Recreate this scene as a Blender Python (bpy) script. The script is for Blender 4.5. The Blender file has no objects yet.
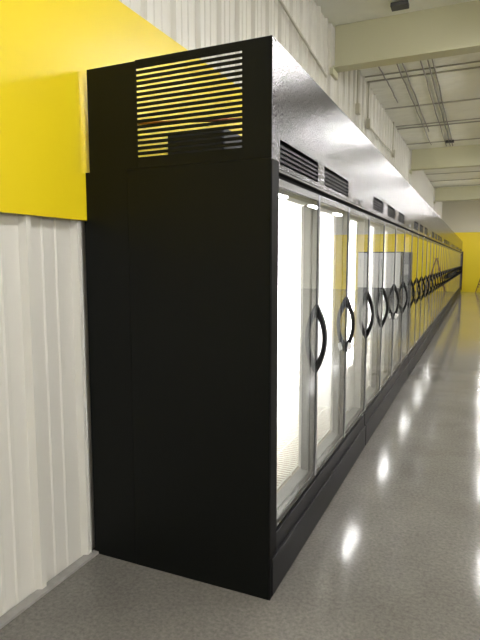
import bpy, math, random
from mathutils import Matrix, Vector
random.seed(7)
S = bpy.context.scene
COL = S.collection

# ------------------------------------------------------------------ materials
def mat(name, color, rough=0.5, metal=0.0, spec=0.5, coat=0.0, coat_rough=0.1,
        bump=None, noise=None, emit=None, strength=0.0):
    m = bpy.data.materials.new(name); m.use_nodes = True
    nt = m.node_tree; b = nt.nodes['Principled BSDF']
    b.inputs['Base Color'].default_value = (*color, 1)
    b.inputs['Roughness'].default_value = rough
    b.inputs['Metallic'].default_value = metal
    b.inputs['Specular IOR Level'].default_value = spec
    b.inputs['Coat Weight'].default_value = coat
    b.inputs['Coat Roughness'].default_value = coat_rough
    if emit:
        b.inputs['Emission Color'].default_value = (*emit, 1)
        b.inputs['Emission Strength'].default_value = strength
    tc = nt.nodes.new('ShaderNodeTexCoord')
    if noise:
        sc, amt, det = noise
        n = nt.nodes.new('ShaderNodeTexNoise'); n.inputs['Scale'].default_value = sc
        n.inputs['Detail'].default_value = det
        nt.links.new(tc.outputs['Object'], n.inputs['Vector'])
        r = nt.nodes.new('ShaderNodeMapRange')
        r.inputs['From Min'].default_value = .3; r.inputs['From Max'].default_value = .7
        r.inputs['To Min'].default_value = 1 - amt; r.inputs['To Max'].default_value = 1 + amt
        nt.links.new(n.outputs['Fac'], r.inputs['Value'])
        v = nt.nodes.new('ShaderNodeVectorMath'); v.operation = 'SCALE'
        v.inputs[0].default_value = color
        nt.links.new(r.outputs['Result'], v.inputs['Scale'])
        nt.links.new(v.outputs['Vector'], b.inputs['Base Color'])
    if bump:
        sc, dist, st = bump
        n2 = nt.nodes.new('ShaderNodeTexNoise'); n2.inputs['Scale'].default_value = sc
        n2.inputs['Detail'].default_value = 2
        nt.links.new(tc.outputs['Object'], n2.inputs['Vector'])
        bp = nt.nodes.new('ShaderNodeBump'); bp.inputs['Distance'].default_value = dist
        bp.inputs['Strength'].default_value = st
        nt.links.new(n2.outputs['Fac'], bp.inputs['Height'])
        nt.links.new(bp.outputs['Normal'], b.inputs['Normal'])
    return m

def grain(m):
    # orange-peel powder coat: the gloss varies from grain to grain
    nt = m.node_tree; b = nt.nodes['Principled BSDF']
    tc = nt.nodes.new('ShaderNodeTexCoord')
    n = nt.nodes.new('ShaderNodeTexNoise'); n.inputs['Scale'].default_value = 125
    n.inputs['Detail'].default_value = 2
    nt.links.new(tc.outputs['Object'], n.inputs['Vector'])
    for inp, a, c in (('Specular IOR Level', .02, .72), ('Roughness', .24, .07)):
        r = nt.nodes.new('ShaderNodeMapRange')
        r.inputs['From Min'].default_value = .38; r.inputs['From Max'].default_value = .62
        r.inputs['To Min'].default_value = a; r.inputs['To Max'].default_value = c
        nt.links.new(n.outputs['Fac'], r.inputs['Value']); nt.links.new(r.outputs['Result'], b.inputs[inp])
M = {}
M['black_side'] = mat('smooth_black_coated_steel', (.003, .0038, .003), .5, spec=.17, bump=(3, .002, .15))
M['black_grain'] = mat('grained_black_coated_steel', (.018, .017, .019), .12, spec=1.0, bump=(150, .0022, .6))
grain(M['black_grain'])
M['black_trim'] = mat('satin_black_trim', (.022, .022, .023), .26, spec=.8)
M['kick'] = mat('charcoal_kick_plate', (.011, .011, .012), .45, spec=.16, bump=(60, .001, .2))
M['handle'] = mat('black_plastic', (.006, .006, .006), .5, spec=.06)
M['gasket'] = mat('black_rubber', (.006, .006, .006), .7, spec=.2)
M['frame'] = mat('grey_aluminium', (.38, .38, .40), .32, metal=.8, spec=.6)
M['mullion'] = mat('grey_plastic', (.22, .22, .215), .5)
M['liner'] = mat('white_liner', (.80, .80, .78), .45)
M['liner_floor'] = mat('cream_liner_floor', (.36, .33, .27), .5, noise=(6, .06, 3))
M['slot'] = mat('grey_duct_slot', (.42, .42, .41), .6)
M['wire'] = mat('white_coated_wire', (.75, .75, .72), .4)
M['led_off'] = mat('unlit_led_tube', (.6, .6, .58), .5)
M['led'] = mat('white_led_tube', (.9, .9, .9), .5, emit=(1, .985, .95), strength=620)
M['lamp'] = mat('lit_lamp_diffuser', (.9, .9, .9), .5, emit=(1, .975, .97), strength=84)
M['lamp_body'] = mat('white_lamp_housing', (.7, .7, .68), .5)
M['wall'] = mat('painted_steel_siding', (.68, .665, .60), .42, noise=(.8, .03, 3))
M['wall_plain'] = mat('painted_board', (.60, .58, .48), .6)
M['yellow'] = mat('yellow_painted_panel', (.81, .625, .012), .38, spec=.4, noise=(.5, .02, 2))
M['beam'] = mat('cream_painted_steel', (.53, .52, .355), .55, noise=(.7, .03, 2))
M['ceiling'] = mat('white_insulation_facing', (.80, .80, .70), .55, noise=(1.2, .05, 4), bump=(2.2, .12, .5))
M['batten'] = mat('painted_strap', (.40, .39, .33), .5)
M['conduit'] = mat('galvanised_conduit', (.22, .21, .18), .5, metal=.3)
M['wall_conduit'] = mat('painted_conduit', (.50, .48, .38), .5)
M['curb'] = mat('sealant_strip', (.30, .29, .27), .6, noise=(15, .15, 3))
M['comp'] = mat('dark_compressor', (.02, .022, .028), .5)
M['copper'] = mat('copper_pipe', (.35, .14, .07), .4, metal=.9)
M['white_cab'] = mat('white_cabinet', (.62, .62, .60), .4)
M['dark_base'] = mat('dark_plinth', (.05, .05, .055), .5)
M['ladder'] = mat('weathered_ladder', (.20, .10, .03), .5)
M['tape'] = mat('white_wrap', (.78, .78, .76), .5)
M['chrome'] = mat('steel_lock', (.4, .4, .4), .3, metal=1)
M['dark_panel'] = mat('dark_maroon_panel', (.02, .010, .010), .5)

# polished concrete floor
def floor_mat():
    m = bpy.data.materials.new('polished_concrete'); m.use_nodes = True
    nt = m.node_tree; b = nt.nodes['Principled BSDF']; L = nt.links.new
    tc = nt.nodes.new('ShaderNodeTexCoord')
    def noise(scale, detail, rough=.6):
        n = nt.nodes.new('ShaderNodeTexNoise'); n.inputs['Scale'].default_value = scale
        n.inputs['Detail'].default_value = detail; n.inputs['Roughness'].default_value = rough
        L(tc.outputs['Object'], n.inputs['Vector']); return n
    n1 = noise(1.1, 5); n2 = noise(60, 3, .7); n3 = noise(.35, 3)
    r1 = nt.nodes.new('ShaderNodeValToRGB'); e = r1.color_ramp.elements
    e[0].position = .3; e[0].color = (.125, .118, .105, 1)
    e[1].position = .72; e[1].color = (.200, .190, .170, 1)
    L(n1.outputs['Fac'], r1.inputs['Fac'])
    r2 = nt.nodes.new('ShaderNodeMapRange'); r2.inputs['From Min'].default_value = .3
    r2.inputs['From Max'].default_value = .7; r2.inputs['To Min'].default_value = .76
    r2.inputs['To Max'].default_value = 1.24
    L(n2.outputs['Fac'], r2.inputs['Value'])
    v = nt.nodes.new('ShaderNodeVectorMath'); v.operation = 'SCALE'
    L(r1.outputs['Color'], v.inputs[0]); L(r2.outputs['Result'], v.inputs['Scale'])
    L(v.outputs['Vector'], b.inputs['Base Color'])
    r3 = nt.nodes.new('ShaderNodeMapRange'); r3.inputs['From Min'].default_value = .3
    r3.inputs['From Max'].default_value = .7; r3.inputs['To Min'].default_value = .075
    r3.inputs['To Max'].default_value = .15
    L(n3.outputs['Fac'], r3.inputs['Value']); L(r3.outputs['Result'], b.inputs['Roughness'])
    b.inputs['Specular IOR Level'].default_value = .3
    bp = nt.nodes.new('ShaderNodeBump'); bp.inputs['Distance'].default_value = .004
    bp.inputs['Strength'].default_value = .10
    n4 = noise(7, 2); L(n4.outputs['Fac'], bp.inputs['Height']); L(bp.outputs['Normal'], b.inputs['Normal'])
    return m
M['floor'] = floor_mat()

# multi-pane door glass: clear, mirror-like at grazing angles
def glass_mat():
    m = bpy.data.materials.new('insulated_door_glass'); m.use_nodes = True
    nt = m.node_tree; nt.nodes.clear(); L = nt.links.new
    out = nt.nodes.new('ShaderNodeOutputMaterial')
    tr = nt.nodes.new('ShaderNodeBsdfTransparent'); tr.inputs['Color'].default_value = (.93, .94, .93, 1)
    tr2 = nt.nodes.new('ShaderNodeBsdfTransparent')
    gl = nt.nodes.new('ShaderNodeBsdfGlossy'); gl.inputs['Roughness'].default_value = .012
    gl.inputs['Color'].default_value = (.95, .96, .95, 1)
    f0 = nt.nodes.new('ShaderNodeFresnel'); f0.inputs['IOR'].default_value = 1.5
    inv = nt.nodes.new('ShaderNodeMath'); inv.operation = 'SUBTRACT'; inv.inputs[0].default_value = 1
    pw = nt.nodes.new('ShaderNodeMath'); pw.operation = 'POWER'; pw.inputs[1].default_value = 2.2   # both panes of the glass surfaces
    fr = nt.nodes.new('ShaderNodeMath'); fr.operation = 'SUBTRACT'; fr.inputs[0].default_value = 1
    L(f0.outputs[0], inv.inputs[1]); L(inv.outputs[0], pw.inputs[0]); L(pw.outputs[0], fr.inputs[1])
    geo = nt.nodes.new('ShaderNodeNewGeometry')
    mx = nt.nodes.new('ShaderNodeMixShader'); mx2 = nt.nodes.new('ShaderNodeMixShader')
    L(fr.outputs[0], mx.inputs[0]); L(tr.outputs[0], mx.inputs[1]); L(gl.outputs[0], mx.inputs[2])
    L(geo.outputs['Backfacing'], mx2.inputs[0]); L(mx.outputs[0], mx2.inputs[1]); L(tr2.outputs[0], mx2.inputs[2])
    L(mx2.outputs[0], out.inputs['Surface'])
    return m
M['glass'] = glass_mat()

# ------------------------------------------------------------------ mesh helpers
class MB:
    def __init__(s): s.v = []; s.f = []
    def box(s, x0, x1, y0, y1, z0, z1):
        n = len(s.v)
        s.v += [(x, y, z) for x in (x0, x1) for y in (y0, y1) for z in (z0, z1)]
        s.f += [tuple(n + i for i in q) for q in
                ((0, 1, 3, 2), (4, 6, 7, 5), (0, 4, 5, 1), (2, 3, 7, 6), (0, 2, 6, 4), (1, 5, 7, 3))]
        return s
    def quadbox(s, pts):           # 8 arbitrary points in the box order
        n = len(s.v); s.v += pts
        s.f += [tuple(n + i for i in q) for q in
                ((0, 1, 3, 2), (4, 6, 7, 5), (0, 4, 5, 1), (2, 3, 7, 6), (0, 2, 6, 4), (1, 5, 7, 3))]
        return s
    def bar(s, a, b, w, d=None, up=(0, 0, 1)):     # square bar between two points
        d = d or w
        a = Vector(a); b = Vector(b); t = (b - a).normalized(); u = Vector(up)
        if abs(t.dot(u)) > .95: u = Vector((1, 0, 0))
        p = t.cross(u).normalized(); q = t.cross(p).normalized()
        n = len(s.v)
        for c in (a, b):
            for i, j in ((-1, -1), (1, -1), (1, 1), (-1, 1)):
                s.v.append(tuple(c + p * (w / 2 * i) + q * (d / 2 * j)))
        s.f += [(n, n+1, n+2, n+3), (n+7, n+6, n+5, n+4)] + \
               [(n + i, n + 4 + i, n + 4 + (i + 1) % 4, n + (i + 1) % 4) for i in range(4)]
        return s
    def tube(s, pts, r, k=8):
        pts = [Vector(p) for p in pts]; n = len(s.v)
        for i, p in enumerate(pts):
            t = (pts[min(i + 1, len(pts) - 1)] - pts[max(i - 1, 0)]).normalized()
            u = Vector((0, 0, 1)) if abs(t.z) < .9 else Vector((1, 0, 0))
            a = t.cross(u).normalized(); b = t.cross(a).normalized()
            for j in range(k):
                th = 2 * math.pi * j / k
                s.v.append(tuple(p + a * (r * math.cos(th)) + b * (r * math.sin(th))))
        for i in range(len(pts) - 1):
            for j in range(k):
                s.f.append((n + i*k + j, n + i*k + (j+1) % k, n + (i+1)*k + (j+1) % k, n + (i+1)*k + j))
        s.f.append(tuple(n + j for j in range(k))[::-1])
        s.f.append(tuple(n + (len(pts)-1)*k + j for j in range(k)))
        return s
    def build(s, name, m, parent=None, bevel=0, smooth=False, loc=None):
        me = bpy.data.meshes.new(name); me.from_pydata(s.v, [], s.f); me.validate()
        import bmesh
        bm = bmesh.new(); bm.from_mesh(me); bmesh.ops.recalc_face_normals(bm, faces=bm.faces)
        bm.to_mesh(me); bm.free()
        me.materials.append(M[m] if isinstance(m, str) else m)
        if smooth:
            for p in me.polygons: p.use_smooth = True
        o = bpy.data.objects.new(name, me); COL.objects.link(o)
        if parent: o.parent = parent
        if loc: o.location = loc
        if bevel:
            b = o.modifiers.new('bevel', 'BEVEL'); b.width = bevel; b.segments = 2
            b.limit_method = 'ANGLE'
        return o

def tag(o, label, cat, group=None):
    o['label'] = label; o['category'] = cat
    if group: o['group'] = group
    return o
def thing(name, loc, label, cat, group=None):
    o = bpy.data.objects.new(name, None); COL.objects.link(o); o.location = loc
    o.empty_display_size = .1
    return tag(o, label, cat, group)
def structure(o): o['kind'] = 'structure'; return o

# ------------------------------------------------------------------ room shell
WX = -.932                     # crest of the wall ribs
Y0, Y1, XR, ZC = -15.0, 25.0, 19.5, 4.18
structure(MB().box(-1.2, XR + .2, Y0 - .2, Y1 + .2, -.1, 0).build('floor', 'floor'))

def corrugated(face, y0, y1, z0, z1, back):
    """ribbed siding: profile along Y, extruded up"""
    prof = []
    y = y0
    while y < y1:
        # major rib
        prof += [(y, face - .030), (y + .016, face), (y + .042, face), (y + .060, face - .030)]
        for c in (.135, .215):
            prof += [(y + c - .012, face - .030), (y + c - .006, face - .024), (y + c + .010, face - .024), (y + c + .016, face - .030)]
        y += .305
    mb = MB(); n = len(prof)
    for z in (z0, z1):
        for (yy, xx) in prof: mb.v.append((xx, yy, z))
    for z in (z0, z1):
        for (yy, xx) in prof: mb.v.append((back, yy, z))
    for i in range(n - 1):
        mb.f.append((i, i + 1, n + i + 1, n + i))
        mb.f.append((2*n + i, 3*n + i, 3*n + i + 1, 2*n + i + 1))
        mb.f.append((i, 2*n + i, 2*n + i + 1, i + 1))
        mb.f.append((n + i, n + i + 1, 3*n + i + 1, 3*n + i))
    mb.f.append((0, n, 3*n, 2*n)); mb.f.append((n-1, 3*n-1, 4*n-1, 2*n-1))
    return mb
structure(corrugated(WX, Y0 + .01 - .02, Y1 - .1, 0, ZC, -1.1).build('wall_left', 'wall'))
structure(MB().box(WX + .001, -.914, Y0, Y1 - .02, 1.636, 2.722).build('trim_1', 'yellow'))
structure(MB().box(WX - .02, -.905, Y0, -.004, 0, .012).build('baseboard_left', 'curb'))
# far wall: yellow up to 2.75, pale above
structure(MB().box(-1.1, XR, Y1, Y1 + .15, 0, ZC).build('wall_back', 'wall_plain'))
structure(MB().box(-.9, 6.6, Y1 - .03, Y1 - .001, 0.0, 2.74).build('trim_2', 'yellow'))
structure(MB().box(XR, XR + .15, Y0, Y1 + .15, 0, ZC).build('wall_right', 'wall_plain'))
structure(MB().box(XR - .03, XR - .001, Y0, Y1 - .05, 1.636, 2.722).build('trim_3', 'yellow'))
structure(MB().box(-1.1, XR, Y0 - .15, Y0 - .012, 0, ZC).build('wall_front', 'wall_plain'))
structure(MB().box(-1.2, XR + .2, Y0 - .2, Y1 + .2, ZC, ZC + .1).build('ceiling', 'ceiling'))
# seams of the insulation facing: thin straps across the room
seams = MB()
y = -14.48
while y < Y1:
    seams.box(-.93, XR, y, y + .022, ZC - .022, ZC - .001); y += 1.62
for yy in (3.1, 5.9, 6.35, 9.6, 13.9): seams.box(-.93, XR, yy, yy + .018, ZC - .018, ZC - .001)
structure(seams.build('trim_4', 'batten'))

# roof beams with columns against the wall
BY = [-11.05, -3.35, 4.35, 12.05, 19.75]
bl = ['cream steel roof beam farthest from the coolers, out of the picture',
      'cream steel roof beam just before the first cooler, out of the picture',
      'deep cream roof beam nearest in view, crossing above the first coolers',
      'second cream roof beam crossing the ceiling further down the row',
      'last cream roof beam, low over the far end of the row']
cl = ['',
      'cream wall column standing on the near floor well before the coolers',
      'cream wall column under the left end of the nearest roof beam',
      'cream wall column under the left end of the second roof beam',
      'cream wall column under the left end of the last roof beam']
for i, by in enumerate(BY):
    t = thing('roof_beam', (0, by, 3.68), bl[i], 'beam', 'roof beams across the hall')
    MB().box(-.895, XR - .05, .09, .11, .012, .49).build('web', 'beam', t)
    MB().box(-.895, XR - .05, 0, .2, 0, .014).build('flange', 'beam', t)
    if i < 2: continue
    t = thing('wall_column', (-.93, by, 0), cl[i], 'column', 'steel columns along the left wall')
    z0 = 2.74
    MB().box(-.029, .010, .0, .20, 2.74, 4.17).build('shaft', 'wall', t, bevel=.004)
    MB().box(.002, .045, -.02, .22, 3.60, 3.675).build('bracket', 'beam', t, bevel=.004)

# conduits under the ceiling
cx = [(-.64, 5.0, 7.8, 'short thin conduit under the ceiling, closest to the left wall'),
      (-.40, 5.6, 11.6, 'thin conduit under the ceiling, second from the left wall'),
      (-.33, 5.2, 10.2, 'thin conduit beside its twin, third from the left wall'),
      (-.09, 4.7, 11.9, 'thin dark conduit under the ceiling, left of the close pair'),
      (.005, 4.7, 11.9, 'thin dark conduit under the ceiling, middle of the cluster'),
      (.06, 4.7, 11.9, 'thin dark conduit under the ceiling, rightmost of the cluster')]
for x, a, b, lab in cx:
    n = 14; pts = [(x + random.uniform(-.008, .008), a + (b - a) * i / n, ZC - .035 + random.uniform(-.006, .006)) for i in range(n + 1)]
    tag(MB().tube(pts, .0105, 6).build('ceiling_conduit', 'conduit', smooth=True), lab, 'conduit', 'conduits under the ceiling')
for x, yy, lab in ((.02, 11.35, 'small dark junction box on the ceiling before the second beam'),
                   (-.13, 4.15, 'small dark junction box at the ceiling before the nearest beam')):
    tag(MB().box(x - .09, x + .09, yy - .06, yy + .06, ZC - .07, ZC - .024).build('junction_box', 'dark_base', bevel=.006), lab, 'junction box')
# wall conduits
tag(MB().tube([(-.915, 0.3, 3.74), (-.915, 2.6, 3.69), (-.915, 4.15, 3.52)], .013).build('wall_conduit', 'wall_conduit', smooth=True),
    'thin pipe running along the ribbed wall up to the nearest beam', 'conduit')
def drop(y, ztop, zbox, lab):
    t = thing('conduit_drop', (-.912, y, zbox), lab, 'conduit')
    MB().tube([(0, 0, .06), (0, 0, ztop - zbox)], .012).build('pipe', 'wall_conduit', t, smooth=True)
    MB().box(-.018, .045, -.05, .05, -.07, .07).build('junction_box', 'wall_conduit', t, bevel=.006)
    return t
drop(5.8, ZC - .01, 3.57, 'first vertical conduit with box on the wall past the nearest beam')
drop(6.6, ZC - .01, 3.55, 'second vertical conduit with box, joined to the sloping pipe')
tag(MB().tube([(-.905, 6.66, 3.53), (-.905, 8.0, 3.53), (-.905, 9.1, 3.56)], .011).build('wall_conduit', 'wall_conduit', smooth=True),
    'thin horizontal pipe on the wall between the second drop and its far box', 'conduit')
drop(9.2, ZC - .01, 3.56, 'third vertical conduit with box, at the far end of the horizontal pipe')

# ------------------------------------------------------------------ lamps hanging from the ceiling
def make_lamp():
    t = thing('hanging_lamp', (0, 0, 0), '', 'lamp')
    MB().box(-.12, .12, -.5, .5, .047, .08).build('lamp_housing', 'lamp_body', t)
    MB().box(-.08, .08, -.47, .47, 0, .0465).build('diffuser', 'lamp', t)
    for s in (-.4, .4):
        MB().tube([(0, s, .068), (0, s, ZC - 3.5 - .001)], .003, 5).build('hanger', 'conduit', t)
    return t
def dup(root):
    c = root.copy(); COL.objects.link(c)
    for ch in root.children:
        d = ch.copy(); COL.objects.link(d); d.parent = c
        for g in ch.children:
            e = g.copy(); COL.objects.link(e); e.parent = d
    return c
lampY = [-12.2, -8.3, -4.5, -.6, 3.2, 7.0, 10.75, 14.6, 18.4, 22.2]  # rearmost positions are added for more light on the near left wall
proto = make_lamp(); first = True
rowname = ['aisle row', 'second row', 'third row', 'added fourth row', 'added outermost row']
ordn = ['farthest added behind the viewer', 'second farthest added behind the viewer', 'close behind the viewer', 'just before the first cooler', 'before the nearest beam',
        'past the nearest beam', 'just before the second beam', 'past the second beam', 'just before the last beam', 'nearest the yellow wall']
for r, X in enumerate((1.12, 5.2, 9.3, 13.4, 17.5)):  # fourth and outermost rows are unseen, added to brighten the left wall
    for j, yy in enumerate(lampY):
        o = proto if first else dup(proto); first = False
        o.location = (X, yy, 3.5)
        tag(o, 'white strip lamp of the %s, %s' % (rowname[r], ordn[j]), 'lamp', 'lamps hanging over the hall')

# ------------------------------------------------------------------ coolers
DEPTH = .893; ZB, ZD0, ZD1, ZF0, ZTOP = .178, .285, 1.784, 1.822, 2.308
units = [(0.0, 2.07, 3), (2.07, 4.86, 4), (4.86, 7.60, 4), (7.60, 11.03, 5), (11.03, 14.46, 5),
         (14.46, 17.89, 5), (17.89, 21.32, 5), (21.32, 24.75, 5)]
XB = -.47                       # visible back panel of the interior
ulab = ['nearest black glass door cooler, three doors, with the louvred black end',
        'second black glass door cooler from the near end, four doors',
        'third black glass door cooler from the near end, four doors',
        'fourth black glass door cooler, the first five door unit of the row',
        'fifth black glass door cooler from the near end',
        'sixth black glass door cooler from the near end',
        'seventh black glass door cooler, next to last before the yellow wall',
        'last black glass door cooler, ending against the far yellow wall']

def handle_mesh():
    z0, z1, n = .862, 1.222, 18
    mb = MB(); out = []; inn = []
    for i in range(n + 1):
        t = i / n; s = max(0, math.sin(math.pi * t))
        out.append((.0035 + .050 * s ** .85, z0 + (z1 - z0) * t))
        a, b = z0 + .066, z1 - .066
        inn.append((.0035 + .032 * s ** .8, a + (b - a) * t))
    for w, sg in ((-.015, -1), (.015, 1)):
        for p in out: mb.v.append((p[0], w * (.45 + .55 * max(0, math.sin(math.pi * (p[1]-z0)/(z1-z0)))**.5), p[1]))
        for p in inn: mb.v.append((p[0], w * (.45 + .55 * max(0, math.sin(math.pi * (p[1]-z0)/(z1-z0)))**.5), p[1]))
    k = n + 1
    for i in range(n):
        mb.f.append((i, i+1, k+i+1, k+i)); mb.f.append((2*k+i, 3*k+i, 3*k+i+1, 2*k+i+1))
        mb.f.append((i, 2*k+i, 2*k+i+1, i+1)); mb.f.append((k+i, k+i+1, 3*k+i+1, 3*k+i))
    mb.f.append((0, k, 3*k, 2*k)); mb.f.append((n, 2*k+n, 3*k+n, k+n))
    return mb

def make_unit(idx, y0, y1, nd):
    L = y1 - y0; g = .004
    t = thing('glass_door_cooler', (0, y0, 0), ulab[idx], 'cooler', 'glass door coolers in one long row')
    lo = .030 if idx == 0 else .018      # inner face of the near end wall
    hi = L - .018
    # insulated cabinet: back, floor, roof, ends
    MB().box(-DEPTH + .01, XB - .02, .012, L - g, .02, 1.83).build('cabinet_back', 'liner', t)
    MB().box(XB - .02, -.012, .012, L - g, .02, ZD0 - .032).build('cabinet_base', 'black_trim', t)
    MB().box(XB - .02, -.095, .012, L - g, 1.782, 1.83).build('cabinet_roof', 'liner', t)
    for a, b in ((.012, lo), (hi, L - g)):
        MB().box(XB - .018, -.014, a, b, ZD0 - .03, 1.78).build('end_wall', 'liner', t)
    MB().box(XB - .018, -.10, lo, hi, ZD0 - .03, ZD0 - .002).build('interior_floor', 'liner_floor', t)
    # back duct with horizontal air slots
    d = MB().box(XB - .019, XB, lo + .001, hi - .001, ZD0, 1.778).build('air_duct', 'liner', t)
    sl = MB()
    for z in (.45, .575, .70, .825):
        sl.box(XB + .0005, XB + .004, lo + .03, hi - .03, z, z + .038)
    sl.build('duct_slots', 'slot', d)
    # wire rack lying on the floor
    wr = MB(); zz = ZD0 + .02
    yy = lo + .03
    while yy < hi - .02:
        wr.bar((XB + .03, yy, zz), (-.125, yy, zz), .004); yy += .03 if idx < 2 else .08
    for x in (XB + .03, -.29, -.125): wr.bar((x, lo + .02, zz - .004), (x, hi - .02, zz - .004), .006)
    for x in (XB + .03, -.125):
        yy = lo + .03
        while yy < hi: wr.bar((x, yy, ZD0 - .002), (x, yy, zz), .005); yy += .6
    wr.build('wire_rack', 'wire', t)
    # front opening frame
    MB().box(-.094, -.036, .012, L - g, ZD0 - .03, ZD0 + .030).build('sill', 'mullion', t, bevel=.003)
    MB().box(-.094, -.036, .012, L - g, 1.735, 1.83).build('header', 'mullion', t, bevel=.003)
    # doors
    s0 = .014 if idx == 0 else .004
    w = (L - .004 - s0) / nd
    for k in range(nd):
        a = s0 + w * k + .0035; b = s0 + w * (k + 1) - .0035
        if k < nd - 1:
            MB().box(-.076, -.037, b - .020, b + .026, ZD0 + .036, 1.734).build('mullion', 'mullion', t, bevel=.004)
            ls = MB().box(-.088, -.078, b - .016, b + .022, ZD0 + .05, 1.73).box(-.0915, -.088, b - .016, b - .013, ZD0 + .05, 1.73).box(-.0915, -.088, b + .019, b + .022, ZD0 + .05, 1.73).build('light_housing', 'liner', t)
            MB().box(-.0905, -.0882, b - .012, b + .018, .70, 1.72).build('led_strip', 'led' if idx < 2 else 'led_off', ls)
        ft = .013
        f = MB().box(-.032, 0, a, a + ft, ZD0, ZD1).box(-.032, 0, b - ft, b, ZD0, ZD1) \
                .box(-.032, 0, a + ft, b - ft, ZD0, ZD0 + .030).box(-.032, 0, a + ft, b - ft, ZD1 - .034, ZD1) \
                .build('door', 'black_trim', t, bevel=.002)
        gs = MB().box(-.036, -.0325, a + .002, a + ft - .004, ZD0 + .004, ZD1 - .004) \
                 .box(-.036, -.0325, b - ft + .004, b - .002, ZD0 + .004, ZD1 - .004).build('gasket', 'gasket', f)
        MB().box(-.012, -.003, a + ft - .002, b - ft + .002, ZD0 + .028, ZD1 - .032).build('glass_pane', 'glass', f)
        # bright edge of the stile
        MB().box(.0002, .0016, b - .0095, b - .0012, ZD0 + .01, ZD1 - .006) \
            .box(.0002, .0016, a + .0012, a + .0065, ZD0 + .01, ZD1 - .006).build('edge_trim', 'frame', f)
        h = MB(); hm = HM
        ho = bpy.data.objects.new('handle', hm); COL.objects.link(ho); ho.parent = f
        ho.location = (0, b - .012, 0)
        if (idx, k) in ((0, 1), (1, 1)):
            wrp = MB(); z = .90
            pts = [(.012, -.018, .885), (.030, -.014, .872), (.042, -.008, .900), (.030, .006, .925), (.014, .016, .905),
                   (.046, .018, .915), (.040, -.022, .918), (.022, -.024, .932)]
            wrp.v = pts; wrp.f = [(0, 1, 2), (0, 2, 3), (0, 3, 4), (2, 5, 3), (1, 6, 2), (6, 7, 3), (6, 3, 2), (0, 7, 6), (0, 6, 1)]
            wo = wrp.build('wrap_remnant', 'tape', f); wo.location = (0, b - .012, 0)
            md = wo.modifiers.new('thick', 'SOLIDIFY'); md.thickness = .002
            wo['label'] = 'white scrap of packing wrap left on the handle'
    for yy in (lo + .012, hi - .03):
        ls = MB().box(-.088, -.078, yy, yy + .018, ZD0 + .05, 1.73).box(-.0915, -.088, yy - .003, yy, ZD0 + .05, 1.73).box(-.0915, -.088, yy + .018, yy + .021, ZD0 + .05, 1.73).build('light_housing', 'liner', t)
        MB().box(-.0905, -.0882, yy + .001, yy + .017, .70, 1.72).build('led_strip', 'led' if idx < 2 else 'led_off', ls)
    # lower front: ledge under the doors and kick plate
    MB().box(-.012, .000, .012, L - g, .178, .262).build('lower_rail', 'kick', t, bevel=.003)
    MB().box(-.010, .012, .012, L - g, .012, .178).build('kick_plate', 'kick', t, bevel=.003)
    # header trim between doors and fascia
    MB().box(-.030, .000, .012, L - g, 1.808, 1.820).build('header_trim', 'black_trim', t, bevel=.002)
    MB().box(-.034, -.026, .012, L - g, 1.786, 1.807).build('header_gasket', 'gasket', t)
    # fascia with cut vents
    ya, yb = (.002 if idx == 0 else .003), L - .003
    nv = nd - 1
    vents = []
    for k in range(nv):
        a = s0 + w * k + (.085 if idx == 0 else .12); b = a + (.565 if idx == 0 else .49)
        vents.append((a, b))
    fs = MB()
    x0, x1 = -.012, 0
    VZ0, VZ1 = 1.842, 1.940
    fs.box(x0, x1, ya, yb, ZF0, VZ0)
    prev = ya
    for a, b in vents: fs.box(x0, x1, prev, a, VZ0, VZ1); prev = b
    fs.box(x0, x1, prev, yb, VZ0, VZ1)
    fs.box(x0, x1, ya, yb, VZ1, ZTOP)
    fo = fs.build('fascia', 'black_grain', t)
    for a, b in vents:
        v = MB().box(-.0285, -.026, a - .01, min(b + .14, yb), VZ0 - .01, VZ1 + .05).build('vent_backing', 'gasket', fo)  # black sheet added so the top-lit shroud stays dark behind the vents
        lv = MB(); nb = 4
        for i in range(1, nb + 1):
            z = VZ0 + (VZ1 - VZ0) * i / (nb + 1)
            lv.quadbox([(-.022, a, z), (-.022, a, z + .004), (-.022, b, z), (-.022, b, z + .004),
                        (-.002, a, z - .008), (-.002, a, z + .0015), (-.002, b, z - .008), (-.002, b, z + .0015)])
        lv.build('vent_louvres', 'kick', fo)
    # small lock under the vent line above the last door
    ly = s0 + w * (nd - .5)
    MB().box(0, .010, ly - .008, ly + .008, 1.838, 1.862).box(.010, .016, ly - .003, ly + .003, 1.832, 1.872).build('key_lock', 'chrome', t, bevel=.001)
    # machinery inside the open topped shroud
    MB().box(-.63, -.33, .25, .95, 1.86, 2.06).build('condensing_unit', 'comp', t, bevel=.01)
    MB().box(-DEPTH + .02, -.018, .012, L - g, 1.832, 1.856).build('shroud_deck', 'black_side', t)
    if idx == 0:
        MB().tube([(-.80, .22, 2.11), (-.55, .18, 2.085), (-.2, .16, 2.055)], .007).build('copper_pipe', 'copper', t, smooth=True)
    return t

HM = None
_h = handle_mesh().build('handle', 'handle'); HM = _h.data
bpy.data.objects.remove(_h)

tops = []
for i, (a, b, n) in enumerate(units): tops.append(make_unit(i, a, b, n))
u0 = tops[0]
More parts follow.
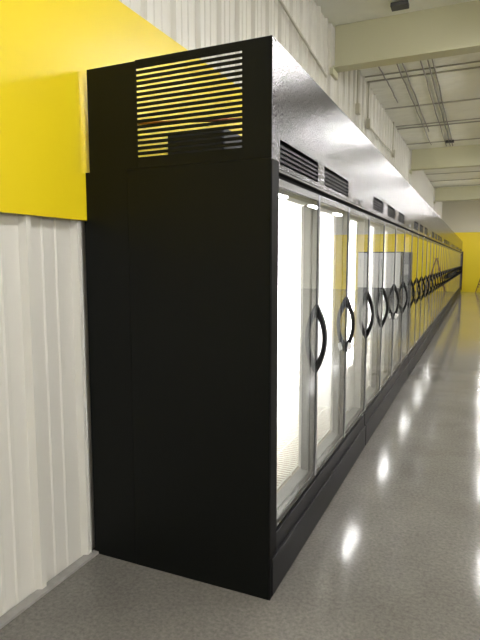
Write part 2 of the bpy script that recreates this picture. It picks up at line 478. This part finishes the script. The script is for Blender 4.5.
# near end of the first unit: lower end panels, shroud end with louvred opening
MB().box(-.912, -.682, -.004, .010, .0, 1.636).box(-.9275, -.9115, -.004, .010, .0, 1.632) \
    .box(-.912, -.682, -.004, .010, 1.6355, 1.852).build('rear_end_panel', 'black_side', u0)
MB().box(-.680, .0005, -.006, .011, 0, 1.850).build('end_panel', 'black_side', u0, bevel=.0015)
MB().box(.0022, .005, -.006, .074, .0, 1.848).build('corner_post', 'handle', u0, bevel=.001)
MB().box(-.893, -.632, .002, .006, 1.852, ZTOP - .003).build('rear_shroud_end', 'black_side', u0)
GX0, GX1, GZ0, GZ1 = -.626, -.126, 1.900, 2.285
MB().box(-.630, GX0, 0, .004, 1.852, ZTOP).box(GX1, 0, 0, .004, 1.852, ZTOP) \
    .box(GX0, GX1, 0, .004, 1.852, GZ0).box(GX0, GX1, 0, .004, GZ1, ZTOP).build('shroud_end', 'black_side', u0)
gr = MB(); N = 17; p = (GZ1 - GZ0) / N
for i in range(N):
    z = GZ0 + p * i
    gr.box(GX0, GX1, .0005, .0035, z + p * .40, z + p)
gr.build('end_grille', 'black_side', u0)
# far end: dark panel standing proud of the last unit
ul = tops[-1]
o = MB().box(-.30, .05, 3.432, 3.46, .1, 1.86).build('end_panel', 'dark_panel', ul)
o['label'] = 'dark reddish end panel standing proud of the doors'

# ------------------------------------------------------------------ ladder by the far wall
t = thing('step_ladder', (1.08, 24.55, 0), 'brown folding step ladder standing at the far yellow wall', 'ladder')
for yy, k in ((-.25, .25), (.25, .25)):
    MB().bar((-.44, yy, 0.0), (-.02, yy * .7, 1.55), .035, .06, up=(0, 1, 0)).build('rail', 'ladder', t)
    MB().bar((.42, yy, 0.0), (.02, yy * .7, 1.52), .03, .04, up=(0, 1, 0)).build('rear_rail', 'ladder', t)
for i in range(1, 6):
    f = i / 6; x = -.44 + .42 * f; h = .25 - .075 * f
    MB().box(x - .01, x + .07, -h, h, 1.55 * f - .012, 1.55 * f + .012).build('step', 'ladder', t)
MB().box(-.09, .09, -.2, .2, 1.54, 1.565).build('top_cap', 'ladder', t)
for yy in (-.23, .23):
    MB().bar((-.34, yy, .36), (.32, yy, .36), .02, .01, up=(0, 1, 0)).build('spreader', 'ladder', t)

# equipment standing across the aisle, seen mirrored in the door glass
def white_box(x, y, w, lab):
    t = thing('white_cabinet', (x, y, 0), lab, 'cabinet', 'white cabinets across the aisle')
    MB().box(0, w, .03, .7, .36, 1.76).build('body', 'white_cab', t, bevel=.008)
    MB().box(.01, w - .01, 0, .028, .37, 1.72).build('door', 'white_cab', t, bevel=.004)
    MB().box(.01, w - .01, .05, .68, 0, .36).build('plinth', 'dark_base', t)
    MB().box(0, w, .02, .7, 1.76, 1.80).build('top_trim', 'dark_base', t)
    MB().box(w - .12, w - .09, -.03, .0, 1.2, 1.5).build('handle', 'frame', t)
white_box(2.10, 20, .83, 'white upright cabinet on a dark plinth, nearest the aisle')
white_box(2.95, 20, .83, 'white upright cabinet on a dark plinth, farther from the aisle')
t = thing('black_cabinet', (1.72, 20.0, 0), 'narrow black upright cabinet beside the white cabinets', 'cabinet')
MB().box(0, .30, 0, .7, 0, 1.78).build('body', 'dark_base', t, bevel=.01)
MB().box(.06, .24, -.006, 0, .9, 1.3).build('door_plate', 'mullion', t)

# ------------------------------------------------------------------ world, camera, view
w = bpy.data.worlds.new('world'); S.world = w; w.use_nodes = True
w.node_tree.nodes['Background'].inputs[0].default_value = (.9, .95, 1, 1)
w.node_tree.nodes['Background'].inputs[1].default_value = .3

cam = bpy.data.cameras.new('camera'); co = bpy.data.objects.new('camera', cam); COL.objects.link(co)
R = Matrix(((0.913327637, -0.0442665055, 0.404812224),
            (0.407224740, 0.100957800, -0.907730981),
            (-0.000686873136, 0.993905428, 0.110233974)))
co.matrix_world = Matrix.Translation((0.76459916, -2.01882531, 1.45)) @ R.to_4x4()
cam.sensor_fit = 'VERTICAL'; cam.sensor_height = 24
cam.lens = 534.976 / 640 * 24
cam.clip_start = .05; cam.clip_end = 100
S.camera = co
S.view_settings.view_transform = 'Standard'; S.view_settings.look = 'None'
S.view_settings.exposure = .25; S.view_settings.gamma = 1
S.view_settings.use_curve_mapping = False
c = S.cycles
c.use_denoising = True; c.max_bounces = 10; c.diffuse_bounces = 5; c.glossy_bounces = 6
c.transparent_max_bounces = 32; c.transmission_bounces = 6
c.sample_clamp_indirect = 6; c.caustics_reflective = True; c.caustics_refractive = False
